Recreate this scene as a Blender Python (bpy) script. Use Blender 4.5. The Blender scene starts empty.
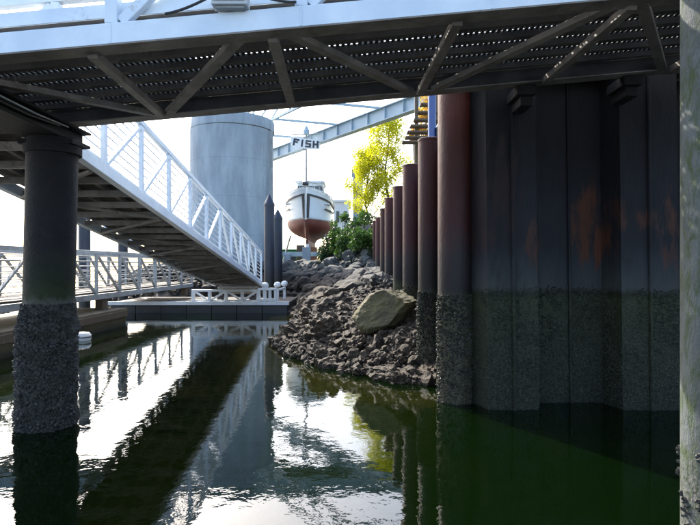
import bpy, bmesh, math, random
import numpy as np
from mathutils import Vector, Matrix, noise

random.seed(7)
R = math.radians
scene = bpy.context.scene
COL = scene.collection

# ------------------------------------------------------------------ camera
EYE = 1.6
cam_d = bpy.data.cameras.new("camera")
cam = bpy.data.objects.new("camera", cam_d); COL.objects.link(cam)
cam.location = (0, 0, EYE); cam.rotation_euler = (R(90), 0, 0)
cam_d.sensor_width = 36; cam_d.lens = 28.8; cam_d.shift_y = 2.5 / 700
cam_d.clip_start = 0.05; cam_d.clip_end = 5000
scene.camera = cam

# ------------------------------------------------------------------ sky, sun, exposure
SUN_AZ = -30.0      # degrees from +Y (straight ahead), negative = left
SUN_EL = 39.0
world = bpy.data.worlds.new("World"); scene.world = world; world.use_nodes = True
wn = world.node_tree; wn.nodes.clear()
sky = wn.nodes.new("ShaderNodeTexSky"); sky.sky_type = 'NISHITA'; sky.sun_disc = False
sky.sun_elevation = R(SUN_EL); sky.sun_rotation = R(SUN_AZ)
sky.air_density = 1.0; sky.dust_density = 3.5; sky.ozone_density = 1.0
bg = wn.nodes.new("ShaderNodeBackground"); bg.inputs["Strength"].default_value = 0.15
wo = wn.nodes.new("ShaderNodeOutputWorld")
wn.links.new(sky.outputs[0], bg.inputs[0]); wn.links.new(bg.outputs[0], wo.inputs[0])
sd = bpy.data.lights.new("sun", 'SUN'); sd.energy = 2.6; sd.angle = R(0.5); sd.color = (1, .93, .82)
sun = bpy.data.objects.new("sun", sd); COL.objects.link(sun); sun.location = (-20, 30, 30)
to_sun = Vector((math.sin(R(SUN_AZ)) * math.cos(R(SUN_EL)), math.cos(R(SUN_AZ)) * math.cos(R(SUN_EL)), math.sin(R(SUN_EL))))
sun.rotation_euler = to_sun.to_track_quat('Z', 'Y').to_euler()
scene.view_settings.view_transform = 'Standard'; scene.view_settings.look = 'None'
scene.view_settings.gamma = 1.0; scene.view_settings.use_curve_mapping = False
scene.view_settings.exposure = 2.1

def P(x, y, Y):
    """a pixel of the 700x525 photograph at distance Y"""
    return Vector(((x - 350) / 560 * Y, Y, EYE + (265 - y) / 560 * Y))

# ------------------------------------------------------------------ materials
def new_mat(name):
    m = bpy.data.materials.new(name); m.use_nodes = True
    nt = m.node_tree; nt.nodes.clear()
    return m, nt
def N(nt, t, **k):
    n = nt.nodes.new(t)
    for a, v in k.items(): setattr(n, a, v)
    return n
def L(nt, a, b): nt.links.new(a, b)
def ramp(nt, pts):
    r = N(nt, "ShaderNodeValToRGB"); e = r.color_ramp.elements
    while len(e) < len(pts): e.new(0.5)
    for el, (p, c) in zip(e, pts):
        el.position = p; el.color = (*c, 1) if len(c) == 3 else c
    return r
def tex_noise(nt, vec, scale, detail=6, rough=.6, dist=0):
    n = N(nt, "ShaderNodeTexNoise"); n.inputs["Scale"].default_value = scale
    n.inputs["Detail"].default_value = detail; n.inputs["Roughness"].default_value = rough
    n.inputs["Distortion"].default_value = dist
    L(nt, vec, n.inputs["Vector"]); return n
def mathn(nt, op, a, b=None):
    n = N(nt, "ShaderNodeMath", operation=op)
    for i, v in enumerate((a, b)):
        if v is None: continue
        if isinstance(v, (int, float)): n.inputs[i].default_value = v
        else: L(nt, v, n.inputs[i])
    return n.outputs[0]
def mix(nt, f, a, b, mode='MIX'):
    n = N(nt, "ShaderNodeMix", data_type='RGBA', blend_type=mode)
    for s, v in ((0, f), (6, a), (7, b)):
        if isinstance(v, (int, float)): n.inputs[s].default_value = v
        elif isinstance(v, tuple): n.inputs[s].default_value = (*v, 1)
        else: L(nt, v, n.inputs[s])
    return n.outputs[2]

def surf(name, c1, c2, scale=3, rough=.6, bump=.15, bscale=25, stretch=(1, 1, 1), metal=0,
         bands=None, band_amp=.25, dirt=None, dirt_lo=.52, spots=None, spec=.5, rough_var=.15, perobj=.0, speck=None):
    """two-tone weathered surface; bands=[(z,colour)...] in world height replaces c1; dirt = third colour in patches;
    spots = [(X,Z,rx,rz,colour)] stains in world XZ"""
    m, nt = new_mat(name)
    geo = N(nt, "ShaderNodeNewGeometry"); pos = geo.outputs["Position"]
    mp = N(nt, "ShaderNodeMapping"); mp.inputs["Scale"].default_value = stretch; L(nt, pos, mp.inputs["Vector"])
    v = mp.outputs[0]
    n1 = tex_noise(nt, v, scale); n2 = tex_noise(nt, v, scale * 4.3, 8, .7)
    f = ramp(nt, [(.38, (0, 0, 0)), (.62, (1, 1, 1))]); L(nt, n1.outputs[0], f.inputs[0])
    sx = N(nt, "ShaderNodeSeparateXYZ"); L(nt, pos, sx.inputs[0])
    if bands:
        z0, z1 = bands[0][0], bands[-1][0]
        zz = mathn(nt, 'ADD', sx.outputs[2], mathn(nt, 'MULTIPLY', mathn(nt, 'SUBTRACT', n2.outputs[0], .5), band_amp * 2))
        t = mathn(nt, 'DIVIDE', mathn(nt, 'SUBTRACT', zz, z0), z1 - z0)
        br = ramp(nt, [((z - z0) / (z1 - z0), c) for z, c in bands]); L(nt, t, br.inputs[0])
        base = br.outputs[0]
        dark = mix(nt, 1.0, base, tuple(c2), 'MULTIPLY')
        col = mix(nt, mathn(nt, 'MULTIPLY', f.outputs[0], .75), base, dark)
    else:
        col = mix(nt, f.outputs[0], tuple(c1), tuple(c2))
    if dirt:
        nd = tex_noise(nt, v, scale * 1.7, 9, .72, .6)
        fd = ramp(nt, [(dirt_lo, (0, 0, 0)), (dirt_lo + .16, (1, 1, 1))]); L(nt, nd.outputs[0], fd.inputs[0])
        col = mix(nt, fd.outputs[0], col, tuple(dirt))
    for (X, Z, rx, rz, c) in (spots or []):
        dx = mathn(nt, 'DIVIDE', mathn(nt, 'SUBTRACT', sx.outputs[0], X), rx)
        dz = mathn(nt, 'DIVIDE', mathn(nt, 'SUBTRACT', sx.outputs[2], Z), rz)
        d = mathn(nt, 'ADD', mathn(nt, 'MULTIPLY', dx, dx), mathn(nt, 'MULTIPLY', dz, dz))
        d = mathn(nt, 'ADD', d, mathn(nt, 'MULTIPLY', mathn(nt, 'SUBTRACT', n2.outputs[0], .5), 6.5))
        d = mathn(nt, 'ADD', d, mathn(nt, 'MULTIPLY', mathn(nt, 'SUBTRACT', n1.outputs[0], .45), 3.0))
        fs = ramp(nt, [(.0, (.9, .9, .9)), (.55, (.4, .4, .4)), (1.0, (0, 0, 0))]); L(nt, d, fs.inputs[0])
        col = mix(nt, fs.outputs[0], col, tuple(c))
    if speck:      # crust of small shells below a tide height: (zmax, light colour, dark colour, scale)
        zmx, cl, cd, scs = speck
        w1 = N(nt, "ShaderNodeTexVoronoi"); w1.inputs["Scale"].default_value = scs; L(nt, pos, w1.inputs["Vector"])
        n5 = tex_noise(nt, pos, 5, 6, .7); n6 = tex_noise(nt, pos, scs * .35, 4, .6)
        below = N(nt, "ShaderNodeClamp"); below_in = mathn(nt, 'MULTIPLY', mathn(nt, 'SUBTRACT', mathn(nt, 'ADD', mathn(nt, 'MULTIPLY', n5.outputs[0], .3), zmx - .15), sx.outputs[2]), 9)
        L(nt, below_in, below.inputs[0])
        sp_ = N(nt, "ShaderNodeSeparateXYZ"); L(nt, w1.outputs["Color"], sp_.inputs[0])
        dens = mathn(nt, 'ADD', mathn(nt, 'MULTIPLY', sp_.outputs[0], .55), mathn(nt, 'MULTIPLY', n6.outputs[0], .75))
        fl_ = ramp(nt, [(.72, (0, 0, 0)), (.80, (1, 1, 1))]); L(nt, dens, fl_.inputs[0])
        fd_ = ramp(nt, [(.42, (1, 1, 1)), (.56, (0, 0, 0))]); L(nt, dens, fd_.inputs[0])
        col = mix(nt, mathn(nt, 'MULTIPLY', fl_.outputs[0], below.outputs[0]), col, tuple(cl))
        col = mix(nt, mathn(nt, 'MULTIPLY', fd_.outputs[0], below.outputs[0]), col, tuple(cd))
    if perobj:
        oi = N(nt, "ShaderNodeObjectInfo")
        h = N(nt, "ShaderNodeHueSaturation"); L(nt, col, h.inputs["Color"])
        L(nt, mathn(nt, 'ADD', mathn(nt, 'MULTIPLY', oi.outputs["Random"], perobj * 2), 1 - perobj), h.inputs["Value"])
        col = h.outputs[0]
    b = N(nt, "ShaderNodeBsdfPrincipled"); L(nt, col, b.inputs["Base Color"])
    b.inputs["Metallic"].default_value = metal; b.inputs["Specular IOR Level"].default_value = spec
    L(nt, mathn(nt, 'ADD', mathn(nt, 'MULTIPLY', n2.outputs[0], rough_var * 2), rough - rough_var), b.inputs["Roughness"])
    if bump:
        nb = tex_noise(nt, v, bscale, 8, .65)
        bp = N(nt, "ShaderNodeBump"); bp.inputs["Strength"].default_value = bump; bp.inputs["Distance"].default_value = .05
        L(nt, nb.outputs[0], bp.inputs["Height"]); L(nt, bp.outputs[0], b.inputs["Normal"])
    o = N(nt, "ShaderNodeOutputMaterial"); L(nt, b.outputs[0], o.inputs[0])
    return m

M = {}
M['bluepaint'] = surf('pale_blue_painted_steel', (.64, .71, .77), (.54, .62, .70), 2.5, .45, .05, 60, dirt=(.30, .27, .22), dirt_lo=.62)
M['galv'] = surf('galvanised_steel', (.30, .32, .33), (.20, .21, .21), 3, .5, .06, 50, dirt=(.15, .12, .09), dirt_lo=.56)
M['under'] = surf('weathered_grey_steel', (.21, .19, .165), (.12, .11, .096), 3, .6, .1, 40, dirt=(.085, .066, .05), dirt_lo=.52, spec=.4)
M['darkchord'] = surf('shade_darkened_steel', (.06, .058, .055), (.035, .034, .033), 3, .7, .1, 40, spec=.2)  # far chord's shade put into the base colour of the steel
M['stringer'] = surf('shade_darkened_stringer_steel', (.10, .092, .082), (.06, .055, .05), 3, .65, .1, 40, spec=.3)  # darker than the braces, underside shade put into its colour
M['grate'] = surf('steel_grating', (.07, .068, .062), (.045, .043, .04), 6, .6, .0, spec=.4)
M['darkbeam'] = surf('tarred_timber', (.018, .016, .016), (.009, .008, .009), 3, .8, .3, 30, (6, 1, 6), spec=.2)
M['plank'] = surf('grey_deck_timber', (.07, .058, .046), (.04, .034, .028), 4, .8, .25, 30, (1, 8, 8), perobj=.25)
M['cable'] = surf('black_cable', (.015, .015, .015), (.02, .02, .02), 5, .5, 0)
M['box'] = surf('grey_junction_box', (.45, .48, .5), (.36, .38, .4), 4, .5, .03, 40)
STEELB = [(-1.0, (.008, .009, .005)), (.0, (.012, .013, .009)), (.7, (.022, .023, .018)), (1.12, (.05, .05, .043)), (1.22, (.075, .075, .065)), (1.30, (.016, .024, .007)),
          (1.55, (.010, .014, .007)), (1.75, (.009, .009, .010)), (3.2, (.010, .010, .012))]
M['leftpile'] = surf('black_steel_pile', (1, 1, 1), (.45, .45, .45), 4, .7, .5, 35, bands=STEELB, band_amp=.12, dirt=(.028, .02, .017), dirt_lo=.62, spec=.25, speck=(1.25, (.036, .036, .031), (.004, .004, .0035), 95))
M['bluepile'] = surf('blue_black_steel_pile', (1, 1, 1), (.6, .6, .6), 2, .5, .15, 20,
                     bands=[(0, (.008, .009, .008)), (.7, (.014, .018, .009)), (1.0, (.012, .012, .012)), (1.6, (.016, .022, .036)), (5, (.020, .029, .055))], band_amp=.1)
RUST = [(-1.5, (.01, .01, .006)), (.1, (.022, .022, .012)), (.7, (.045, .045, .022)), (1.15, (.040, .045, .018)), (1.3, (.012, .011, .012)),
        (1.7, (.020, .015, .017)), (2.05, (.042, .013, .013)), (3.6, (.062, .013, .009))]
M['rustpile'] = surf('rusted_pipe_pile', (1, 1, 1), (.55, .5, .5), 2.2, .55, .25, 30, (1, 1, .35), bands=RUST, band_amp=.16, spec=.25, dirt=(.020, .010, .011), dirt_lo=.60, speck=(1.22, (.06, .058, .036), (.008, .009, .005), 110))
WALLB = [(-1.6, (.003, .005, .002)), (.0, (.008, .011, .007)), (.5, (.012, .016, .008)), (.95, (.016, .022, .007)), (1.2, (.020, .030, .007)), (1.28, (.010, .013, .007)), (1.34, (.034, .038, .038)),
         (1.60, (.020, .025, .029)), (1.82, (.010, .011, .014)), (2.4, (.006, .0066, .010)), (3.0, (.003, .0034, .0048)), (3.9, (.005, .005, .006))]  # upper bands darkened: shade on the wall top put into the colour
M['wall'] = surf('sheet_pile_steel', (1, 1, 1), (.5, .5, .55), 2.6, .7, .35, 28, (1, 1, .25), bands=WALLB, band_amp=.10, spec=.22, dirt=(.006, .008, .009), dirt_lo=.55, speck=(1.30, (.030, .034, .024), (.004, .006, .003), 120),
                 spots=[(2.72, 2.05, .16, .5, (.05, .017, .007)), (2.88, 1.85, .10, .28, (.06, .02, .009)), (3.25, 2.1, .2, .14, (.045, .016, .010)),
                        (3.62, 1.95, .22, .5, (.045, .016, .009)), (2.05, 1.75, .14, .30, (.035, .015, .010)), (1.3, 1.95, .25, .35, (.026, .012, .011)), (3.0, 2.2, .07, .2, (.036, .015, .009)), (1.62, 2.45, .30, .75, (.015, .0085, .0085))])
M['conc'] = surf('weathered_concrete', (.33, .385, .42), (.24, .285, .32), 2.0, .85, .25, 14, (1, 1, .22), dirt=(.19, .22, .24), dirt_lo=.57)
M['concfloat'] = surf('float_concrete', (1, 1, 1), (.65, .65, .6), 2, .85, .25, 20,
                      bands=[(-.4, (.012, .014, .006)), (.06, (.02, .022, .008)), (.15, (.07, .06, .03)), (.6, (.15, .13, .09))], band_amp=.05)
M['nearpile'] = surf('pale_algae_stained_pile', (.085, .10, .10), (.055, .066, .064), 7, .8, .6, 45, (1, 1, .45), dirt=(.030, .052, .012), dirt_lo=.46, speck=(.5, (.10, .10, .09), (.02, .025, .012), 60))
M['white'] = surf('white_paint', (.72, .74, .74), (.58, .60, .60), 2, .5, .05, 30, dirt=(.35, .33, .28), dirt_lo=.64)
M['hull'] = surf('white_hull_paint', (.62, .68, .72), (.54, .60, .65), .8, .35, .02, 20, dirt=(.35, .33, .30), dirt_lo=.66)
M['antifoul'] = surf('red_antifouling', (.17, .038, .018), (.11, .022, .014), 1.2, .6, .05, 20)
M['black'] = surf('black_paint', (.02, .022, .026), (.03, .03, .035), 2, .5, .03, 20)
M['sign'] = surf('sign_white', (.78, .80, .80), (.70, .72, .72), 3, .5, 0)
M['letter'] = surf('sign_navy', (.02, .03, .05), (.03, .04, .06), 3, .5, 0)
M['greentarp'] = surf('green_shed_paint', (.03, .22, .05), (.02, .15, .04), 2, .5, .05, 20)
M['timber'] = surf('treated_timber', (.11, .08, .05), (.07, .052, .035), 3, .8, .25, 20, (6, 6, 1))
M['orange'] = surf('rust_orange_steel', (.32, .14, .06), (.22, .08, .04), 3, .6, .1, 20)
M['blue'] = surf('blue_paint', (.035, .075, .24), (.028, .06, .19), 3, .4, .04, 30)
M['girder'] = surf('pale_blue_bridge_paint', (.34, .44, .50), (.27, .36, .42), 1, .5, .03, 15, dirt=(.22, .25, .26), dirt_lo=.6)
M['bldg'] = surf('pale_facade', (.62, .62, .60), (.55, .55, .53), .3, .8, 0)
M['bldgblue'] = surf('blue_grey_facade', (.16, .24, .36), (.12, .19, .30), .3, .6, 0)
M['glassdark'] = surf('window_glass', (.03, .035, .04), (.05, .055, .06), .5, .08, 0, rough_var=.03)
M['soil'] = surf('dark_soil', (.06, .05, .035), (.035, .03, .022), 1.5, .95, .6, 12)
M['grass'] = surf('rough_ground', (.06, .065, .03), (.08, .07, .045), .6, .95, .4, 8)
SHORE = [(-3, (.004, .006, .002)), (-.9, (.008, .010, .003)), (-.3, (.16, .11, .016)), (-.05, (.22, .15, .03)), (.05, (.025, .02, .012)), (.5, (.02, .017, .014)), (.95, (.018, .016, .013)), (1.25, (.028, .028, .024)), (1.6, (.025, .025, .016))]
M['shore'] = surf('shore_bed', (1, 1, 1), (.5, .5, .45), 3, .8, .8, 22, bands=SHORE, band_amp=.1)
ROCKB = [(-.3, (.03, .022, .008)), (.0, (.017, .011, .004)), (.3, (.042, .026, .013)), (.8, (.036, .024, .013)), (1.05, (.024, .019, .014)), (1.25, (.05, .054, .052)), (1.8, (.10, .11, .108))]
M['rock'] = surf('barnacled_rock', (1, 1, 1), (.35, .33, .3), 7, .75, 1.0, 45, bands=ROCKB, band_amp=.12, dirt=(.11, .08, .046), dirt_lo=.62, perobj=.4, speck=(1.0, (.09, .066, .040), (.007, .005, .003), 60))
M['boulder'] = surf('olive_boulder', (.095, .085, .036), (.06, .055, .028), 4, .85, .7, 30, dirt=(.035, .03, .02), dirt_lo=.54)
M['barn'] = surf('barnacle_shell', (.055, .054, .048), (.018, .018, .014), 9, .8, .2, 80, perobj=.0)
M['mussel'] = surf('mussel_shell', (.008, .008, .011), (.022, .02, .018), 12, .5, .2, 60)
M['bark'] = surf('bark', (.07, .055, .04), (.04, .032, .025), 6, .9, .5, 30, (4, 4, 1))

def leaf_mat(name, c1, c2, tr):
    m, nt = new_mat(name)
    geo = N(nt, "ShaderNodeNewGeometry")
    n = tex_noise(nt, geo.outputs["Position"], 3.0, 3)
    f = ramp(nt, [(.35, c1), (.65, c2)]); L(nt, n.outputs[0], f.inputs[0])
    d = N(nt, "ShaderNodeBsdfPrincipled"); L(nt, f.outputs[0], d.inputs["Base Color"]); d.inputs["Roughness"].default_value = .55
    t = N(nt, "ShaderNodeBsdfTranslucent"); L(nt, f.outputs[0], t.inputs[0])
    mx = N(nt, "ShaderNodeMixShader"); mx.inputs[0].default_value = tr
    L(nt, d.outputs[0], mx.inputs[1]); L(nt, t.outputs[0], mx.inputs[2])
    o = N(nt, "ShaderNodeOutputMaterial"); L(nt, mx.outputs[0], o.inputs[0])
    return m
M['leaf_y'] = leaf_mat('yellow_green_leaf', (.36, .40, .012), (.52, .50, .015), .68)
M['leaf_g'] = leaf_mat('green_leaf', (.03, .075, .010), (.06, .125, .015), .45)
M['leaf_d'] = leaf_mat('dark_green_leaf', (.012, .035, .010), (.028, .06, .014), .35)
M['leaf_o'] = leaf_mat('orange_leaf', (.42, .22, .03), (.50, .36, .05), .5)

def water_mat():
    m, nt = new_mat('harbour_water')
    geo = N(nt, "ShaderNodeNewGeometry"); pos = geo.outputs["Position"]
    mp = N(nt, "ShaderNodeMapping"); mp.inputs["Scale"].default_value = (1, 1.0, 1); L(nt, pos, mp.inputs["Vector"])
    n1 = tex_noise(nt, mp.outputs[0], 1.1, 2, .5, .3); n2 = tex_noise(nt, mp.outputs[0], 5.5, 3, .55, .4); n3 = tex_noise(nt, mp.outputs[0], 17, 2, .5)
    h = mathn(nt, 'ADD', mathn(nt, 'MULTIPLY', n1.outputs[0], .55), mathn(nt, 'ADD', mathn(nt, 'MULTIPLY', n2.outputs[0], .22), mathn(nt, 'MULTIPLY', n3.outputs[0], .045)))
    bp = N(nt, "ShaderNodeBump"); bp.inputs["Strength"].default_value = 1.0; bp.inputs["Distance"].default_value = .0065
    L(nt, h, bp.inputs["Height"])
    gl = N(nt, "ShaderNodeBsdfGlossy"); gl.inputs["Roughness"].default_value = .015; gl.inputs["Color"].default_value = (.95, .98, 1, 1)
    df = N(nt, "ShaderNodeBsdfDiffuse"); df.inputs["Color"].default_value = (.0022, .0092, .0011, 1)
    tp = N(nt, "ShaderNodeBsdfTransparent"); tp.inputs["Color"].default_value = (.80, .82, .45, 1)
    body = N(nt, "ShaderNodeMixShader"); body.inputs[0].default_value = .6
    L(nt, df.outputs[0], body.inputs[1]); L(nt, tp.outputs[0], body.inputs[2])
    fr = N(nt, "ShaderNodeFresnel"); fr.inputs["IOR"].default_value = 1.40
    L(nt, bp.outputs[0], gl.inputs["Normal"]); L(nt, bp.outputs[0], fr.inputs["Normal"])
    ms = N(nt, "ShaderNodeMixShader"); L(nt, fr.outputs[0], ms.inputs[0]); L(nt, body.outputs[0], ms.inputs[1]); L(nt, gl.outputs[0], ms.inputs[2])
    o = N(nt, "ShaderNodeOutputMaterial"); L(nt, ms.outputs[0], o.inputs[0])
    return m
M['water'] = water_mat()

# ------------------------------------------------------------------ mesh helpers
class MB:
    def __init__(s): s.v = []; s.f = []
    def add(s, vs, fs):
        o = len(s.v); s.v += [tuple(v) for v in vs]; s.f += [tuple(i + o for i in f) for f in fs]; return s
    def box(s, c, size, rot=None):
        hx, hy, hz = [k / 2 for k in size]
        vs = [Vector((x, y, z)) for x in (-hx, hx) for y in (-hy, hy) for z in (-hz, hz)]
        if rot is not None: vs = [rot @ v for v in vs]
        c = Vector(c); vs = [v + c for v in vs]
        return s.add(vs, [(0, 1, 3, 2), (4, 6, 7, 5), (0, 4, 5, 1), (2, 3, 7, 6), (0, 2, 6, 4), (1, 5, 7, 3)])
    def bar(s, a, b, w, h, up=(0, 0, 1)):
        """rectangular bar a->b; w across, h along 'up'"""
        a = Vector(a); b = Vector(b); d = (b - a); ln = d.length; d.normalize()
        x = d.cross(Vector(up))
        if x.length < 1e-4: x = d.cross(Vector((1, 0, 0)))
        x.normalize(); z = x.cross(d)
        rot = Matrix((x, d, z)).transposed()
        return s.box((a + b) / 2, (w, ln, h), rot)
    def tube(s, a, b, r0, r1=None, n=12, caps=True, segs=1, fn=None):
        r1 = r0 if r1 is None else r1
        a = Vector(a); b = Vector(b); d = (b - a).normalized()
        x = d.orthogonal().normalized(); y = d.cross(x)
        vs = []; fs = []
        for k in range(segs + 1):
            t = k / segs; c = a.lerp(b, t); r = r0 + (r1 - r0) * t
            for i in range(n):
                an = 2 * math.pi * i / n
                dr = (x * math.cos(an) + y * math.sin(an)); rr = r
                if fn: rr = r + fn(c + dr * r)
                vs.append(c + dr * rr)
        for k in range(segs):
            for i in range(n):
                j = (i + 1) % n
                fs.append((k * n + i, k * n + j, (k + 1) * n + j, (k + 1) * n + i))
        if caps:
            fs.append(tuple(range(n - 1, -1, -1))); fs.append(tuple(segs * n + i for i in range(n)))
        return s.add(vs, fs)
    def path(s, pts, r, n=8):
        for p, q in zip(pts[:-1], pts[1:]): s.tube(p, q, r, r, n)
        return s
    def lathe(s, c, prof, n=40):
        vs = []; fs = []
        for r, z in prof:
            for i in range(n):
                a = 2 * math.pi * i / n; vs.append((c[0] + r * math.cos(a), c[1] + r * math.sin(a), c[2] + z))
        for k in range(len(prof) - 1):
            for i in range(n):
                j = (i + 1) % n; fs.append((k * n + i, k * n + j, (k + 1) * n + j, (k + 1) * n + i))
        fs.append(tuple(range(n - 1, -1, -1))); fs.append(tuple((len(prof) - 1) * n + i for i in range(n)))
        return s.add(vs, fs)
    def mesh(s, name):
        me = bpy.data.meshes.new(name); me.from_pydata(s.v, [], s.f); me.validate(); me.update(); return me
    def build(s, name, mat, parent=None, smooth=False, bevel=0, kind=None):
        me = s.mesh(name); me.materials.append(M[mat])
        if smooth:
            me.shade_smooth()
            me.set_sharp_from_angle(angle=R(35))
        o = bpy.data.objects.new(name, me); COL.objects.link(o)
        if parent is not None: attach(o, parent)
        if bevel:
            b = o.modifiers.new("bevel", 'BEVEL'); b.width = bevel; b.segments = 2; b.limit_method = 'ANGLE'
        if kind: o["kind"] = kind
        return o
WORLD_ORG = {}
def attach(o, parent):
    """child meshes are made in world coordinates; the parent Empty stands (unrotated) at the thing's base"""
    org = WORLD_ORG.get(parent.name, Vector((0, 0, 0)))
    o.parent = parent; o.location = -org
def thing(name, loc, label, cat, group=None):
    o = bpy.data.objects.new(name, None); COL.objects.link(o); o.location = loc; o.empty_display_size = .2
    WORLD_ORG[o.name] = Vector(loc); o["label"] = label; o["category"] = cat
    if group: o["group"] = group
    return o
def tag(o, label, cat, group=None):
    o["label"] = label; o["category"] = cat
    if group: o["group"] = group
    return o
def struct(o): o["kind"] = "structure"; return o
def copy_mesh(name, me, parent, loc):
    o = bpy.data.objects.new(name, me); COL.objects.link(o)
    o.parent = parent; o.location = Vector(loc) - WORLD_ORG.get(parent.name, Vector())
    return o

def nz(p, s=1.0): return noise.noise(Vector(p) * s)

def shells(name, mat, parent, spots):
    """barnacle / mussel cones; spots = [(pos, normal, radius, height)]"""
    vs = []; fs = []
    for p, n, r, h in spots:
        n = n.normalized(); x = n.orthogonal().normalized(); y = n.cross(x); o = len(vs); a0 = random.random() * 6
        k = 5
        for rr, hh in ((r, -.3 * r), (r * .55, h), (r * .30, h * .55)):
            for i in range(k):
                a = a0 + 6.2832 * i / k; q = p + (x * math.cos(a) + y * math.sin(a)) * rr * random.uniform(.8, 1.2) + n * hh; vs.append(tuple(q))
        for i in range(k):
            j = (i + 1) % k
            fs.append((o + i, o + j, o + k + j, o + k + i)); fs.append((o + k + i, o + k + j, o + 2 * k + j, o + 2 * k + i))
        fs.append(tuple(o + 2 * k + i for i in range(k)))
    mb = MB(); mb.v = vs; mb.f = fs
    return mb.build(name, mat, parent, kind="stuff")

# ================================================================== THE SETTING
# water: one sheet to the horizon
wb = MB(); wb.add([(-1500, -200, 0), (1500, -200, 0), (1500, 3000, 0), (-1500, 3000, 0)], [(0, 1, 2, 3)])
struct(wb.build('water', 'water'))
sb = MB(); sb.add([(-1500, -200, -3.2), (1500, -200, -3.2), (1500, 3000, -3.2), (-1500, 3000, -3.2)], [(0, 1, 2, 3)])
struct(sb.build('seabed', 'shore'))

SHL = [(1.9, 7.55), (1.0, 7.75), (.56, 7.95), (.1, 8.5), (-.4, 9.1), (-1.0, 10.2), (-1.35, 11.5), (-1.3, 13.5), (-1.5, 16.5), (-1.75, 19.6), (-1.9, 23), (-4.5, 24.4),
       (-8, 24.4), (-11, 25.5), (-13, 29), (-14, 46), (1.9, 46)]
_A = np.array(SHL); _B = np.roll(_A, -1, axis=0)
def shore_d(x, y):
    """signed distance from the water's edge, positive on land (numpy)"""
    x = np.asarray(x, float); y = np.asarray(y, float); d2 = np.full(x.shape, 1e9); ins = np.zeros(x.shape, bool)
    for i, ((ax, ay), (bx, by)) in enumerate(zip(_A, _B)):
        ex, ey = bx - ax, by - ay
        if i < len(SHL) - 2:
            t = np.clip(((x - ax) * ex + (y - ay) * ey) / (ex * ex + ey * ey), 0, 1)
            d2 = np.minimum(d2, (x - ax - t * ex) ** 2 + (y - ay - t * ey) ** 2)
        c = ((ay > y) != (by > y)) & (x < ex * (y - ay) / (ey if ey else 1e-9) + ax); ins ^= c
    d = np.sqrt(d2); return np.where(ins, d, -d)
def height(x, y):
    d = shore_d(x, y); x = np.asarray(x, float); y = np.asarray(y, float)
    up = 1.0 * (1 - np.exp(-np.clip(d, 0, None) / 1.25)) + .032 * np.clip(y - 12, 0, 16) * np.clip(d / 2.5, 0, 1)
    sm = lambda q: np.clip(q, 0, 1) ** 2 * (3 - 2 * np.clip(q, 0, 1))
    up = up + 1.75 * sm((x + 1.35) / 2.2) * sm((y - 22.5) / 4.5)
    dn = -np.where(-d < 1.0, .05 * (1 - np.exp(np.minimum(d, 0) / .08)) + .07 * -d, .12 + 1.8 * (-d - 1.0))
    return np.where(d > 0, up, np.clip(dn, -3.1, 0))
def H(x, y): return float(height(np.array([x]), np.array([y]))[0])
def terrain(name, x0, x1, y0, y1, st, mat, amp):
    xs = np.arange(x0, x1 + 1e-6, st); ys = np.arange(y0, y1 + 1e-6, st)
    X, Y = np.meshgrid(xs, ys); Z = height(X, Y); D = shore_d(X, Y)
    vs = []
    for x, y, z, d in zip(X.ravel(), Y.ravel(), Z.ravel(), D.ravel()):
        a = amp * min(1, max(.08, (d + .12) / .5))
        z += a * (nz((x, y, 0), 1.6) * .6 + nz((x, y, 3), 4.5) * .5 + abs(nz((x, y, 9), 10)) * .35)
        vs.append((x, y, z))
    nx = len(xs); fs = [(j * nx + i, j * nx + i + 1, (j + 1) * nx + i + 1, (j + 1) * nx + i) for j in range(len(ys) - 1) for i in range(nx - 1)]
    mb = MB(); mb.v = vs; mb.f = fs
    return struct(mb.build(name, mat, smooth=True))
terrain('rocky_bank', -3.6, 3.6, 4.2, 16.0, .075, 'shore', .26)
terrain('rocky_shore', -15, 1.5, 16.0, 46, .2, 'shore', .20)
# land behind the walls, and the yard ground beyond
gb = MB(); gb.box((21.6, 126.6, 1.0), (40.2, 239.6, 4.7)); struct(gb.build('upper_ground', 'grass'))
gb = MB(); gb.box((-6.2, 246, .6), (15.4, 400, 1.6)); struct(gb.build('yard_ground', 'grass'))

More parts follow.
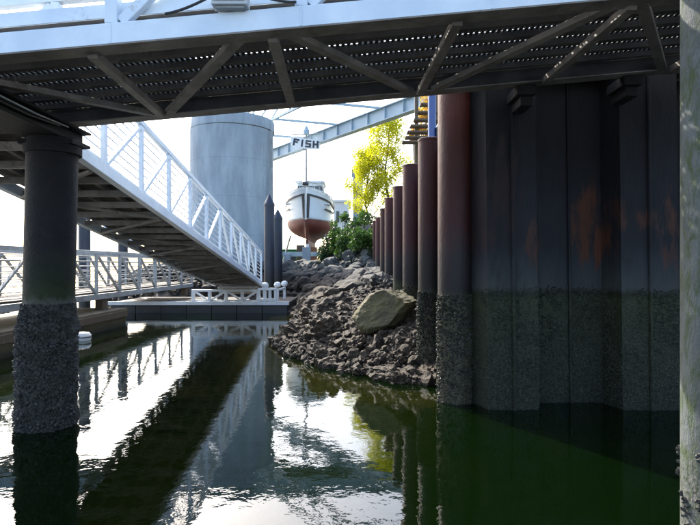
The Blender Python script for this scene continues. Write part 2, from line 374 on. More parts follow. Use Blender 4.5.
# ================================================================== SHEET PILE WALL
wall = thing('sheet_pile_wall', (1.1, 6.5, 0), 'dark corrugated steel sheet pile wall with barnacled foot under the footbridge', 'wall')
WP = [[(1.10, 6.60), (1.40, 6.52), (1.52, 6.19), (1.80, 6.18)], [(1.80, 6.18), (2.07, 6.19), (2.17, 6.50), (2.55, 6.51)],
      [(2.55, 6.51), (2.92, 6.50), (2.99, 6.17), (3.30, 6.16)], [(3.30, 6.16), (3.62, 6.17), (3.70, 6.5), (4.08, 6.51)],
      [(4.08, 6.51), (4.45, 6.5), (4.52, 6.17), (4.84, 6.16)], [(4.84, 6.16), (5.16, 6.17), (5.24, 6.5), (5.6, 6.51)]]
ZB, ZT = -2.2, 3.74
wall_spots = []
for pts in WP:
    mb = MB(); pv = [Vector((x, y, 0)) for x, y in pts]
    nseg = 26
    # front skin subdivided, pushed slightly by noise, plus a back skin 14 mm behind
    cols = []
    for a, b in zip(pv[:-1], pv[1:]):
        k = max(2, int((b - a).length / .09))
        cols += [(a.lerp(b, i / k), (b - a).normalized()) for i in range(k)]
    cols.append((pv[-1], (pv[-1] - pv[-2]).normalized()))
    vs = []; fs = []
    rows = [ZB + (ZT - ZB) * r / nseg for r in range(nseg + 1)]
    for off in (0, .014):
        for z in rows:
            for c, t in cols:
                n = Vector((t.y, -t.x, 0)); lean = (z - 1.5) * -.012
                q = c - n * off + Vector((lean, 0, z)) + n * (.006 * nz((c.x, c.y, z), 2.2))
                vs.append(q)
    nc = len(cols); nr = len(rows)
    for r in range(nr - 1):
        for c in range(nc - 1):
            i = r * nc + c; fs.append((i, i + 1, i + nc + 1, i + nc)); k = nr * nc + i; fs.append((k, k + nc, k + nc + 1, k + 1))
    top = (nr - 1) * nc
    for c in range(nc - 1): fs.append((top + c, top + c + 1, top + c + 1 + nr * nc, top + c + nr * nc))
    mb.add(vs, fs)
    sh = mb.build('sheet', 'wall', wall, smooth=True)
    # interlock bead at the seam
    e = pv[-1]; lk = MB()
    lk.tube(e + Vector((.045, -.012, ZB)), e + Vector((-.027, -.012, ZT)), .02, .02, 8); lk.build('interlock', 'wall', sh, smooth=True)
    for a, b in zip(pv[:-1], pv[1:]):
        t = (b - a).normalized(); n = Vector((t.y, -t.x, 0))
        for _ in range(int((b - a).length * 2300)):
            z = 1.36 - abs(random.gauss(0, .62)) - .06 * random.random()
            if z < -.1: continue
            p = a.lerp(b, random.random())
            if nz((p.x, p.y, z), 3.1) + .35 * nz((p.x, p.y, z), 9) < -.12: continue
            wall_spots.append((p + Vector(((z - 1.5) * -.012, 0, z)) + n * .002, n + Vector((random.uniform(-.3, .3), 0, random.uniform(-.3, .3))), random.uniform(.005, .013), random.uniform(.004, .011)))
M['barnwall'] = surf('weathered_barnacle', (.026, .030, .018), (.010, .013, .006), 5, .8, .2, 80, dirt=(.08, .08, .072), dirt_lo=.63)
shells('barnacles', 'barnwall', wall, wall_spots)
mb = MB(); mb.box((3.3, 6.42, 3.83), (4.5, .5, .16)); mb.build('cap_timber', 'darkbeam', wall, bevel=.01)
for x0, lab in ((1.82, 'dark timber bearing block on sheet wall nearest the red pipe pile'), (2.92, 'dark timber bearing block on sheet wall, farther right one')):
    blk = thing('bearing_block', (x0, 5.98, 3.2), lab, 'block', 'bearing blocks under the footbridge')
    z = 3.31 + .09 * x0
    mb = MB(); mb.box((x0, 5.96, z - .065), (.20, .40, .10)); mb.build('upper_block', 'darkbeam', blk, bevel=.008)
    mb = MB(); mb.box((x0 + .02, 6.0, z - .165), (.13, .34, .095)); mb.build('lower_block', 'darkbeam', blk, bevel=.008)

# ================================================================== PIPE PILES
def pipe_pile(name, x, y, r, z0, z1, mat, label, cat='pile', group=None, lean=(0, 0), barn=0, zt=1.25, rough=0, n=40, cap=True, shellmat='barn', bot=-.05):
    t = thing(name, (x, y, z0), label, cat, group)
    def fn(p):
        if not rough: return 0
        k = max(0, min(1, (zt + .1 * nz((p.x, p.y, 0), 5) - p.z) / .25))
        return k * rough * (.35 + .9 * abs(nz(p, 9)) + .7 * abs(nz(p, 22)))
    mb = MB(); segs = 90 if rough else 6
    top = Vector((x + lean[0], y + lean[1], z1))
    mb.tube((x, y, z0), top, r, r, 72 if rough else n, True, segs, fn); mb.build('shaft', mat, t, smooth=True)
    if cap:
        rb = MB(); rb.lathe(top - Vector((0, 0, .03)), [(r * .99, 0), (r + .008, 0.002), (r + .008, .03), (r * .985, .036)], 36); rb.build('rim', mat, t, smooth=True)
    if barn:
        sp = []; ax = Vector((lean[0], lean[1], z1 - z0)).normalized()
        while len(sp) < barn:
            z = zt - abs(random.gauss(0, (zt - bot) * .55)); a = random.uniform(math.pi * .95, math.pi * 2.05)
            if z < bot: continue
            c = Vector((x, y, z0)) + ax * ((z - z0) / ax.z)
            d = Vector((math.cos(a), math.sin(a), 0)); q = c + d * r
            rr = r + fn(q)
            sp.append((c + d * (rr - .002), d + Vector((random.uniform(-.4, .4), random.uniform(-.4, .4), random.uniform(-.4, .4))), random.uniform(.008, .018), random.uniform(.006, .018)))
        shells('barnacles', shellmat, t, sp[: barn * 2 // 3]); shells('mussels', 'mussel', t, sp[barn * 2 // 3:])
    return t

# near left pile that carries the cap beam
lp = pipe_pile('steel_pile', -3.10, 5.6, .235, -2.6, 2.86, 'leftpile', 'black steel pile crusted with barnacles under the footbridge, at left', lean=(.13, 0), barn=5200, zt=1.22, rough=.055, cap=False, bot=-.15)
mb = MB(); mb.tube((-2.97, 5.6, 2.70), (-2.97, 5.6, 2.78), .265, .265, 40); mb.build('collar', 'darkbeam', lp, smooth=True)
for s in (-1, 1):
    mb = MB(); mb.box((-2.97 + s * .20, 5.6, 2.81), (.14, .3, .05)); mb.build('bracket', 'darkbeam', lp, bevel=.005)
cap = thing('pile_cap_beam', (-3.0, 4.9, 2.84), 'dark steel beam on the left pile carrying the footbridge', 'beam')
mb = MB(); mb.box((-3.0, 4.85, 2.865), (.40, 2.4, .03)); mb.build('lower_flange', 'darkbeam', cap, bevel=.004)
mb = MB(); mb.box((-3.0, 4.85, 2.935), (.24, 2.38, .108)); mb.build('web', 'darkbeam', cap, bevel=.004)
mb = MB(); mb.box((-3.0, 4.85, 3.005), (.42, 2.4, .026)); mb.build('upper_flange', 'darkbeam', cap, bevel=.004)
mb = MB(); mb.path([(-2.84, 3.7, 2.97), (-2.83, 4.3, 2.93), (-2.835, 4.9, 2.925), (-2.83, 5.45, 2.96)], .014); mb.build('conduit', 'cable', cap, smooth=True)
mb = MB(); mb.path([(-2.82, 3.7, 3.0), (-2.80, 4.4, 2.955), (-2.80, 5.0, 2.95), (-2.82, 5.6, 2.98)], .009); mb.build('conduit', 'galv', cap, smooth=True)

pipe_pile('steel_pile', P(62, 0, 9.5).x, 9.5, .205, -2.8, 2.22, 'leftpile', 'dark pile half hidden behind the barnacled left pile, below the ramp', rough=.02, zt=1.1, cap=False)
pipe_pile('steel_pile', P(84.5, 0, 20).x, 20, .20, -3, 4.3, 'bluepile', 'blue black pile behind the left walkway, nearer of two')
pipe_pile('steel_pile', P(123, 0, 24).x, 24, .20, -3, 4.2, 'bluepile', 'blue black pile behind the left walkway, farther of two')

# guide piles with pointed caps at the landing float
for (px, Y, ytop, lab) in ((269.3, 21.5, 194, 'tall blue black guide pile with pointed cap beside the ramp foot'), (277.8, 23.6, 209, 'shorter pointed guide pile standing behind the tall one')):
    p = P(px, ytop, Y); r = .20
    t = pipe_pile('guide_pile', p.x, Y, r, -3, p.z - .45, 'bluepile', lab, cap=False)
    mb = MB(); mb.lathe((p.x, Y, p.z - .47), [(r + .015, 0), (r + .015, .08), (.02, .46)], 24); mb.build('cone_cap', 'bluepile', t)

# row of rusted pipe piles along the bank
row = [(8.0, 'nearest of the rusty pipe pile row, barnacled foot on rocks'), (10.3, 'second rusty pipe pile in the row behind the boulder'), (12.8, 'third rusty pipe pile in the row along the bank'),
       (15.4, 'fourth rusty pipe pile in the row along the bank'), (18.0, 'fifth rusty pipe pile in the row along the bank'), (20.6, 'sixth rusty pipe pile in the row along the bank'),
       (23.2, 'seventh rusty pipe pile in the row along the bank'), (25.8, 'farthest rusty pipe pile of the row, by the bushes')]
for i, (Y, lab) in enumerate(row):
    x = 1.155 - .006 * i
    pipe_pile('pipe_pile', x + random.uniform(-.015, .015), Y, .172, -1.0, 3.39 + (random.uniform(-.05, .05) if i else 0), 'rustpile', lab, group='rusty pipe piles along the bank',
              barn=2200 if i == 0 else (700 if i == 1 else 0), zt=1.22, rough=.02 if i < 2 else 0, shellmat='barnwall', bot=.2)
pipe_pile('pipe_pile', 1.245, 6.62, .205, -2.6, 3.72, 'rustpile', 'large red rusted pipe pile at the left end of the sheet wall', barn=1800, zt=1.25, rough=.015, shellmat='barnwall')
# timber retaining wall behind the row
rw = thing('retaining_wall', (1.42, 17, 0), 'dark timber lagging wall behind the rusty pile row', 'wall')
base = MB(); base.box((0, 0, 0), (.08, 2.42, .262)); lag = base.mesh('lagging_board'); lag.materials.append(M['darkbeam'])
for k in range(8):
    for j in range(12):
        copy_mesh('lagging_board', lag, rw, (1.46 + random.uniform(-.012, .012), 8.05 + k * 2.45, .2 + j * .268))

# near right pile, close to the camera
npile = pipe_pile('concrete_pile', 2.135, 3.2, .215, -2.4, 5.0, 'nearpile', 'pale algae stained pile close by at right edge', rough=.0, cap=False, n=48)
sp = []
for _ in range(900):
    z = random.uniform(-.45, .55); a = random.uniform(math.pi * .8, math.pi * 1.8)
    if nz((a, z, 0), 3.5) < .05 + z * .25 : continue
    d = Vector((math.cos(a), math.sin(a), 0)); sp.append((Vector((2.135, 3.2, z)) + d * .214, d + Vector((0, 0, random.uniform(-.5, .5))), random.uniform(.009, .02), random.uniform(.01, .03)))
shells('barnacles', 'barn', npile, sp)

# ================================================================== FOOTBRIDGE OVERHEAD
Z0, SL = 3.31, .09
YN, YF = 4.0, 5.8
fb = thing('footbridge', (-3.0, 4.9, 3.03), 'pale blue steel truss footbridge crossing overhead with grating deck', 'bridge')
def bz(x, dz=0): return Z0 + SL * x + dz
XA, XB = -4.6, 5.4
def member(name, a, b, w, h, mat='bluepaint', up=(0, 0, 1), bevel=.006, parent=None):
    mb = MB(); mb.bar(a, b, w, h, up); return mb.build(name, mat, parent or fb, bevel=bevel)
posts = [-1.69 + 1.345 * k for k in range(-2, 6)]
for Yc in (YN, YF):
    sgn = -1 if Yc == YN else 1
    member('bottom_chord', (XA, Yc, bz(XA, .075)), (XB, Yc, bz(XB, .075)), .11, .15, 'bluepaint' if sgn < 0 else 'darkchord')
    # bottom flange angle, darker and rusted
    member('flange', (XA, Yc - sgn * .02, bz(XA, -.006)), (XB, Yc - sgn * .02, bz(XB, -.006)), .17, .012, 'under', bevel=0)
    member('top_chord', (XA, Yc, bz(XA, 1.32)), (XB, Yc, bz(XB, 1.32)), .10, .10)
    for i, x in enumerate(posts):
        member('post', (x, Yc, bz(x, .152)), (x, Yc, bz(x, 1.268)), .09, .10, up=(0, 1, 0))
        if i < len(posts) - 1:
            x2 = posts[i + 1]
            member('diagonal', (x + .06, Yc, bz(x, .17)), (x2 - .05, Yc, bz(x2, 1.25)), .065, .075)
        # welded stiffener against the chord
        mb = MB(); mb.box((x, Yc + sgn * .0565, bz(x, .075)), (.012, .008, .14)); mb.build('stiffener', 'bluepaint', fb)
    for dz in (.46, .58, .70, .82, .94, 1.06):
        mb = MB(); mb.tube((XA, Yc - sgn * .045, bz(XA, dz)), (XB, Yc - sgn * .045, bz(XB, dz)), .016, .016, 10); mb.build('rail', 'bluepaint', fb, smooth=True)
    member('kick_plate', (XA, Yc - sgn * .05, bz(XA, .285)), (XB, Yc - sgn * .05, bz(XB, .285)), .008, .10, bevel=0)
    member('edge_angle', (XA, Yc - sgn * .075, bz(XA, .195)), (XB, Yc - sgn * .075, bz(XB, .195)), .012, .085, 'darkchord', bevel=0)
# stringers under the grating
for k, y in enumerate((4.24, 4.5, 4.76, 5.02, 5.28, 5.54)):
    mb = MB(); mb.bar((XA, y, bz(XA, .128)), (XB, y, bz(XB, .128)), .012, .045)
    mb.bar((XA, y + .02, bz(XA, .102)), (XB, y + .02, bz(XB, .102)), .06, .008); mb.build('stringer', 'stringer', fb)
# grating: bearing bars along, toothed cross bars
gmb = MB(); y = 4.09
while y < 5.73:
    gmb.bar((XA, y, bz(XA, .16)), (XB, y, bz(XB, .16)), .004, .015); y += .052
x = XA + .03
while x < XB:
    gmb.bar((x, 4.07, bz(x, .160)), (x, 5.73, bz(x, .160)), .030, .010); x += .047
gmb.build('grating', 'grate', fb, kind='stuff')
# wind bracing in the plane of the bottom chords (inner edges), measured from the photograph
for (a, b) in ((-3.15, -1.98), (-.80, -1.86), (-.44, .62), (1.92, .86), (2.12, 3.2), (4.5, 3.35)):
    member('wind_brace', (a, YN + .065, bz(a, .012)), (b, YF - .065, bz(b, .012)), .085, .05, 'under', bevel=.004)
for (a, b) in ((-3.35, -3.3), (-1.87, -1.92), (-.56, -.6), (.78, .72), (2.05, 2.0), (3.4, 3.3), (4.7, 4.6)):
    member('floor_beam', (a, YN + .065, bz(a, -.012)), (b, YF - .065, bz(b, -.004)), .075, .06, 'under', bevel=.004)
# junction box with cables on the near chord
jb = thing('junction_box', (P(230, 18, 3.9).x, 3.93, bz(-.8, .15)), 'grey electrical junction box with black cables on the footbridge chord', 'junction box')
cx = -.835; zc = bz(cx)
mb = MB(); mb.box((cx, 3.92, zc + .235), (.25, .12, .14)); mb.build('box', 'box', jb, bevel=.008)
mb = MB(); mb.box((cx, 3.855, zc + .245), (.22, .012, .11)); mb.build('cover', 'box', jb, bevel=.004)
for s in (-1, 1):
    mb = MB(); mb.tube((cx + s * .125, 3.92, zc + .25), (cx + s * .165, 3.92, zc + .25), .022, .018, 12); mb.build('gland', 'box', jb, smooth=True)
    pts = [Vector((cx + s * (.16 + .30 * t), 3.92, bz(cx + s * (.16 + .30 * t)) + .165 + .085 * (1 - t) ** 1.6)) for t in [i / 10 for i in range(11)]]
    mb = MB(); mb.path(pts, .010); mb.build('cable', 'cable', jb, smooth=True)
mb = MB(); mb.box((cx, 3.93, zc + .158), (.20, .09, .012)); mb.build('mounting_plate', 'galv', jb)

# ================================================================== GANGWAYS
def gangway(root, xl, xr, y0, z0, y1, z1, panel, y_first, th, nrails, ymid, flipdir, mat='bluepaint', beam_gap=.62, planks=True, xbrace=True):
    sl = (z1 - z0) / (y1 - y0)
    def gz(y, dz=0): return z0 + sl * (y - y0) + dz
    def mem(name, a, b, w, h, m=mat, up=(0, 0, 1), bevel=.006, parent=root):
        mb = MB(); mb.bar(a, b, w, h, up); return mb.build(name, m, parent, bevel=bevel)
    ps = []
    y = y_first
    while y < y1 - .1: ps.append(y); y += panel
    for X, sg in ((xr, 1), (xl, -1)):
        mem('bottom_chord', (X, y0, gz(y0, .07)), (X, y1, gz(y1, .07)), .10, .14)
        mem('handrail', (X, y0, gz(y0, th - .04)), (X, y1, gz(y1, th - .04)), .075, .08)
        for i, y in enumerate(ps):
            mem('post', (X, y, gz(y, .142)), (X, y, gz(y, th - .082)), .085, .06, up=(1, 0, 0))
            if i < len(ps) - 1:
                y2 = ps[i + 1]; m = (y + y2) / 2
                if m < ymid: a, b = (y + .05, gz(y, .15)), (y2 - .04, gz(y2, th - .09))
                else: a, b = (y + .04, gz(y, th - .09)), (y2 - .05, gz(y2, .15))
                mem('diagonal', (X, *a), (X, *b), .05, .06, up=(1, 0, 0))
        mem('end_post', (X, y1 - .03, gz(y1, .142)), (X, y1 - .03, gz(y1, th - .082)), .06, .06, up=(1, 0, 0))
        for k in range(nrails):
            dz = .22 + (th - .36) * k / (nrails - 1)
            mb = MB(); mb.tube((X - sg * .045, y0, gz(y0, dz)), (X - sg * .045, y1, gz(y1, dz)), .011, .011, 8); mb.build('rail', mat, root, smooth=True)
    # transverse beams, diagonals beneath, planks on top
    y = y0 + .1; i = 0
    while y < y1 - .1:
        mem('floor_beam', (xl + .055, y, gz(y, .055)), (xr - .055, y, gz(y, .055)), .07, .09, 'under'); i += 1
        if xbrace and y + 2 * beam_gap < y1 and i % 2 == 0:
            a, b = (xl + .06, xr - .06) if i % 4 == 0 else (xr - .06, xl + .06)
            mem('wind_brace', (a, y + .05, gz(y, -.012)), (b, y + 2 * beam_gap - .05, gz(y + 2 * beam_gap, -.012)), .06, .04, 'under')
        y += beam_gap
    for s in (-.4, 0, .4):
        X = (xl + xr) / 2 + s
        mem('stringer', (X, y0, gz(y0, .125)), (X, y1, gz(y1, .125)), .06, .05, 'under', bevel=0)
    if planks:
        pm = MB(); pm.box((0, 0, 0), (xr - xl - .12, .142, .032), Matrix.Rotation(math.atan(sl), 3, 'X')); me = pm.mesh('deck_plank'); me.materials.append(M['plank'])
        y = y0 + .08
        while y < y1:
            copy_mesh('deck_plank', me, root, ((xl + xr) / 2, y, gz(y, .168))); y += .152
    return gz
ramp_r = thing('gangway_ramp', (-3.8, 19.1, .36), 'pale blue truss gangway ramp sloping down to the landing float', 'gangway')
gz1 = gangway(ramp_r, -4.65, -3.04, 5.93, 2.84, 19.2, .88, 1.24, 6.92, 1.19, 8, 12.6, 1)
for X in (-4.4, -3.3):   # rollers and legs at the foot
    mb = MB(); mb.tube((X - .1, 19.05, .47), (X + .1, 19.05, .47), .10, .10, 20); mb.build('roller', 'black', ramp_r, smooth=True)
    mb = MB(); mb.bar((X, 19.05, .5), (X, 19.05, .93), .06, .10); mb.build('leg', 'galv', ramp_r)
mb = MB(); mb.box((-3.845, 19.45, .72), (1.4, .62, .03), Matrix.Rotation(R(-24), 3, 'X')); mb.build('toe_plate', 'galv', ramp_r)
walk = thing('walkway_truss', (-6.9, 15, .45), 'level truss walkway with thin rails along the left float', 'gangway')
gangway(walk, -7.7, -6.2, 7.0, .75, 22.0, .75, 1.39, 8.13, 1.2, 8, 12.3, -1, 'galv')
for X in (-7.6, -6.3):
    for Y in (8.4, 14.2, 21.3):
        mb = MB(); mb.box((X, Y, .595), (.2, .3, .29)); mb.build('foot_block', 'timber', walk, bevel=.01)

# ================================================================== FLOATS
fl = thing('concrete_float', (-7.6, 9.5, 0), 'long concrete float at left under the level walkway', 'float')
for k in range(5):
    y0 = 14.9 - (k + 1) * 2.42
    mb = MB(); mb.box((-7.55, y0 + 1.2, -.02), (3.2, 2.39, .84)); mb.build('pontoon', 'concfloat', fl, bevel=.02)
mb = MB(); mb.box((-5.92, 8.85, .33), (.06, 12.05, .16)); mb.build('waler', 'timber', fl, bevel=.008)
mb = MB(); mb.box((-7.55, 8.85, .432), (3.26, 12.1, .06)); mb.build('deck_slab', 'concfloat', fl, bevel=.012)
fd = thing('fender', (-5.72, 11.9, 0), 'white foam fender floating beside the left float', 'fender')
mb = MB(); mb.lathe((-5.70, 11.9, -.06), [(.08, -.02), (.16, .02), (.19, .10), (.19, .17), (.15, .22), (.05, .24)], 20); mb.build('body', 'white', fd, smooth=True)
mb = MB(); mb.lathe((-5.70, 11.9, .06), [(.192, 0), (.20, .012), (.192, .024)], 20); mb.build('band', 'black', fd, smooth=True)

ld = thing('landing_float', (-5, 20.4, 0), 'low landing float at the ramp foot with dark fascia and white edge', 'float')
for k in range(7):
    x0 = -8.0 + k * .845
    mb = MB(); mb.box((x0 + .42, 20.3, -.05), (.83, 3.2, .6)); mb.build('pontoon', 'black', ld, bevel=.015)
mb = MB(); mb.box((-5.05, 20.3, .305), (6.0, 3.25, .09)); mb.build('deck', 'plank', ld, bevel=.01)
mb = MB(); mb.box((-5.05, 18.66, .325), (6.04, .06, .12)); mb.build('edge_board', 'white', ld, bevel=.008)
# low fence with crossed braces
fe = thing('low_fence', (-3.9, 18.75, .35), 'low white fence with crossed braces on the landing float edge', 'fence')
fx = [P(x, 0, 18.75).x for x in (193, 209.5, 226, 242, 258)]
for x in fx: mb = MB(); mb.box((x, 18.78, .565), (.10, .10, .43)); mb.build('post', 'white', fe, bevel=.008)
mb = MB(); mb.box(((fx[0] + fx[-1]) / 2, 18.78, .745), (fx[-1] - fx[0], .085, .07)); mb.build('rail', 'white', fe, bevel=.006)
mb = MB(); mb.box(((fx[0] + fx[-1]) / 2, 18.80, .40), (fx[-1] - fx[0], .05, .06)); mb.build('rail', 'white', fe, bevel=.006)
for i, (a, b) in enumerate(zip(fx[:-1], fx[1:])):
    za, zb = (.71, .42) if i % 2 == 0 else (.42, .71)
    mb = MB(); mb.bar((a + .05, 18.775, za), (b - .05, 18.775, zb), .04, .06); mb.build('brace', 'white', fe, bevel=.004)
gt = thing('dock_gate_frame', (-2.8, 18.75, .35), 'white barred frame with ball tops at the landing float corner', 'frame')
for x in (259, 264.5, 270, 275.5):
    X = P(x, 0, 18.7).x
    mb = MB(); mb.box((X, 18.7, .585), (.09, .09, .47)); mb.build('bar', 'white', gt, bevel=.006)
a, b = P(258, 0, 18.7).x, P(276.5, 0, 18.7).x
for z in (.80, .44):
    mb = MB(); mb.box(((a + b) / 2, 18.69, z), (b - a, .12, .075)); mb.build('rail', 'white', gt, bevel=.006)
for (x, Y) in ((265, 18.75), (277.5, 19.3), (284.5, 20.6)):
    p = P(x, 0, Y)
    mb = MB(); mb.box((p.x, Y, .575), (.09, .09, .45)); mb.build('post', 'white', gt, bevel=.006)
    mb = MB(); mb.lathe((p.x, Y, .84), [(.03, -.03), (.10, .0), (.125, .07), (.10, .15), (.03, .18)], 16); mb.build('ball_top', 'white', gt, smooth=True)
mb = MB(); mb.bar((P(277.5, 0, 19.3).x, 19.3, .74), (P(284.5, 0, 20.6).x, 20.6, .74), .06, .08); mb.build('side_rail', 'white', gt, bevel=.006)

# ================================================================== CONCRETE COLUMN
cc = thing('concrete_column', (P(232, 0, 28.7).x, 28.7, -.5), 'huge round pale concrete column behind the ramp', 'column')
c0 = (P(232, 0, 28.7).x, 28.7, -2.0); Rr = 2.10
zs = [-2.0, 1.2, 3.05, 4.9, 6.75, 8.35]
for z0_, z1_ in zip(zs[:-1], zs[1:]):
    h = z1_ - z0_
    mb = MB(); mb.lathe((c0[0], c0[1], z0_), [(Rr - .01, 0), (Rr, .012), (Rr, h - .012), (Rr - .01, h)], 96); mb.build('pour_lift', 'conc', cc, smooth=True)
mb = MB(); mb.lathe((c0[0] + .04, c0[1], 8.36), [(Rr - .02, 0), (Rr + .02, .02), (Rr + .02, .50), (Rr - .01, .56)], 96); mb.build('cap_ring', 'conc', cc, smooth=True)
mb = MB(); mb.tube((c0[0] + Rr + .04, 27.9, 0), (c0[0] + Rr + .04, 27.9, 8.3), .05, .05, 10); mb.build('downpipe', 'galv', cc, smooth=True)

# ================================================================== HIGH GIRDER BRIDGE
gr = thing('overhead_girder', (-5, 38, 8.9), 'pale blue steel girder bridge high behind the boat', 'bridge')
ga, gbp = Vector((-8.4, 43.0, 9.15)), Vector((9.6, 16.5, 9.15))
gd = (gbp - ga).normalized(); gn = Vector((-gd.y, gd.x, 0))
if gn.y > 0: gn = -gn
gperp = -gn
mb = MB(); mb.bar(ga, gbp, .10, .62); mb.build('web', 'girder', gr)
mb = MB(); mb.bar(ga + Vector((0, 0, -.33)), gbp + Vector((0, 0, -.33)), .42, .05); mb.build('lower_flange', 'girder', gr)
mb = MB(); mb.bar(ga + Vector((0, 0, .33)), gbp + Vector((0, 0, .33)), .42, .05); mb.build('upper_flange', 'girder', gr)
ln = (gbp - ga).length
for k in range(22):
    q = ga + gd * (ln * (k + .5) / 22)
    mb = MB(); mb.box((0, 0, 0), (.30, .03, .60), Matrix((gn, gd, Vector((0, 0, 1)))).transposed()); o = mb.build('stiffener', 'girder', gr)
    o.location = q - WORLD_ORG[gr.name]
# near lattice chord and floor beams running from it to the girder
off = gn * 3.6
for dz, r in ((.35, .07), (1.5, .07)):
    mb = MB(); mb.bar(ga + off + Vector((0, 0, dz)), gbp + off + Vector((0, 0, dz)), .12, .12); mb.build('lattice_chord', 'girder', gr)
for k in range(16):
    q = ga + gd * (ln * (k + .3) / 16) + off; q2 = ga + gd * (ln * (k + 1.3) / 16) + off
    mb = MB(); mb.bar(q + Vector((0, 0, .4)), q2 + Vector((0, 0, 1.45)), .07, .07); mb.build('lattice_diagonal', 'girder', gr)
    if k % 2 == 0: mb = MB(); mb.bar(q + Vector((0, 0, .42)), q - off + gd * 1.2 + Vector((0, 0, .36)), .08, .12); mb.build('floor_beam', 'girder', gr)
for s in (.35, .9):    # bents that carry it, set on land
    q = ga + gd * ln * (.03 if s < .5 else .99)
    mb = MB(); mb.bar((q.x, q.y, 1.2), (q.x, q.y, 8.8), .5, .5); mb.build('column', 'girder', gr)

# ================================================================== HIGH ROAD BRIDGE (added for its dark band mirrored in the water)
hb = thing('added_road_bridge', (0, 77, 1.3), 'high concrete road bridge far behind, added to mirror as a dark band in the water', 'bridge')
for k in range(7):
    mb = MB(); mb.box((-60 + 20 * k, 77, 28.2), (19.96, 8, .5)); mb.build('deck_slab', 'conc', hb, bevel=.03)
for yy in (73.8, 80.2):
    mb = MB(); mb.box((0, yy, 27.2), (140, .5, 1.5)); mb.build('girder', 'girder', hb)
for xx in (-62, 62):
    for yy in (74.5, 79.5):
        mb = MB(); mb.tube((xx, yy, -3), (xx, yy, 25.9), .9, .8, 24); mb.build('pier', 'conc', hb, smooth=True)
    mb = MB(); mb.box((xx, 77, 26.2), (1.8, 8, .9)); mb.build('pier_cap', 'conc', hb, bevel=.04)

# ================================================================== BOAT ON ITS STAND
BX = P(306.5, 0, 31).x; BY = 30.5
boat = thing('fishing_boat', (BX, BY + 2, 2.75), 'small white fishing boat with red bottom propped up on land', 'boat')
ST = [(0, .05, .03, 5.86, 4.14, 3.95), (.10, .20, .12, 5.84, 4.135, 3.68), (.25, .42, .26, 5.80, 4.13, 3.45), (.6, .76, .56, 5.72, 4.12, 3.12), (1.1, 1.06, .90, 5.62, 4.11, 2.92), (1.8, 1.28, 1.20, 5.50, 4.10, 2.82), (2.8, 1.38, 1.36, 5.38, 4.10, 2.76),
      (4.5, 1.40, 1.39, 5.25, 4.10, 2.74), (6.5, 1.30, 1.25, 5.28, 4.10, 2.74), (7.8, 1.10, .95, 5.40, 4.10, 2.90)]
def section(st, under):
    t, b, bw, zd, zw, zk = st
    if under:
        pts = [(0, zk), (min(.10, bw * .9), zk + .35 * (zw - zk)), (bw * .55, zk + .44 * (zw - zk)), (bw * .86, zk + .62 * (zw - zk)), (bw * .98, zk + .84 * (zw - zk)), (bw, zw)]
    else:
        pts = [(bw + (b - bw) * k, zw + (zd - zw) * k) for k in (0, .25, .5, .75, 1)]
        pts[1:4] = [(bw + (b - bw) * k ** 1.3, z) for (q, z), k in zip(pts[1:4], (.25, .5, .75))]
    return pts
def loft(under, name, mat):
    mb = MB(); k = None
    for s in (-1, 1):
        vs = []; k = len(section(ST[0], under))
        for st in ST:
            for x, z in section(st, under): vs.append((BX + s * x, BY + st[0], z))
        fs = []
        for i in range(len(ST) - 1):
            for j in range(k - 1):
                q = (i * k + j, i * k + j + 1, (i + 1) * k + j + 1, (i + 1) * k + j); fs.append(q if s < 0 else q[::-1])
        mb.add(vs, fs)
    o = mb.build(name, mat, boat, smooth=True)
    md = o.modifiers.new("sub", 'SUBSURF'); md.levels = 2; md.render_levels = 2
    sd_ = o.modifiers.new("solid", 'SOLIDIFY'); sd_.thickness = .04
    return o
loft(False, 'topsides', 'hull'); loft(True, 'bottom', 'antifoul')
def side_strip(name, mat, zf0, zf1, out, t0=0, t1=9, parent=boat):
    for s in (-1, 1):
        mb = MB(); vs = []; fs = []
        sts = [st for st in ST if t0 <= st[0] <= t1]
        for st in sts:
            t, b, bw, zd, zw, zk = st
            for f in (zf0, zf1):
                x = bw + (b - bw) * (f if f < .99 else 1)
                vs.append((BX + s * (x + out), BY + t - out, zw + (zd - zw) * f))
        for i in range(len(sts) - 1): fs.append((2 * i, 2 * i + 1, 2 * i + 3, 2 * i + 2))
        mb.add(vs, fs); o = mb.build(name, mat, parent)
        m_ = o.modifiers.new("solid", 'SOLIDIFY'); m_.thickness = .05; m_.offset = 0
side_strip('rub_rail', 'black', .74, .79, .03)
side_strip('bow_plate', 'black', .02, .74, .035, 0, .12)
side_strip('cap_rail', 'hull', .97, 1.0, .04)
side_strip('spray_strake', 'black', .40, .445, .05, 1.1, 2.8)
mb = MB(); mb.bar((BX, BY - .06, 4.06), (BX, BY - .10, 5.98), .10, .12, (0, 1, 0)); mb.build('stem', 'white', boat, bevel=.01)
mb = MB(); mb.box((BX, BY + 4.2, 5.05), (2.5, 6.2, .06)); mb.build('deck', 'hull', boat)
mb = MB(); mb.box((BX, BY + 4.0, 2.82), (.14, 6.4, .42)); mb.build('keel', 'antifoul', boat, bevel=.02)
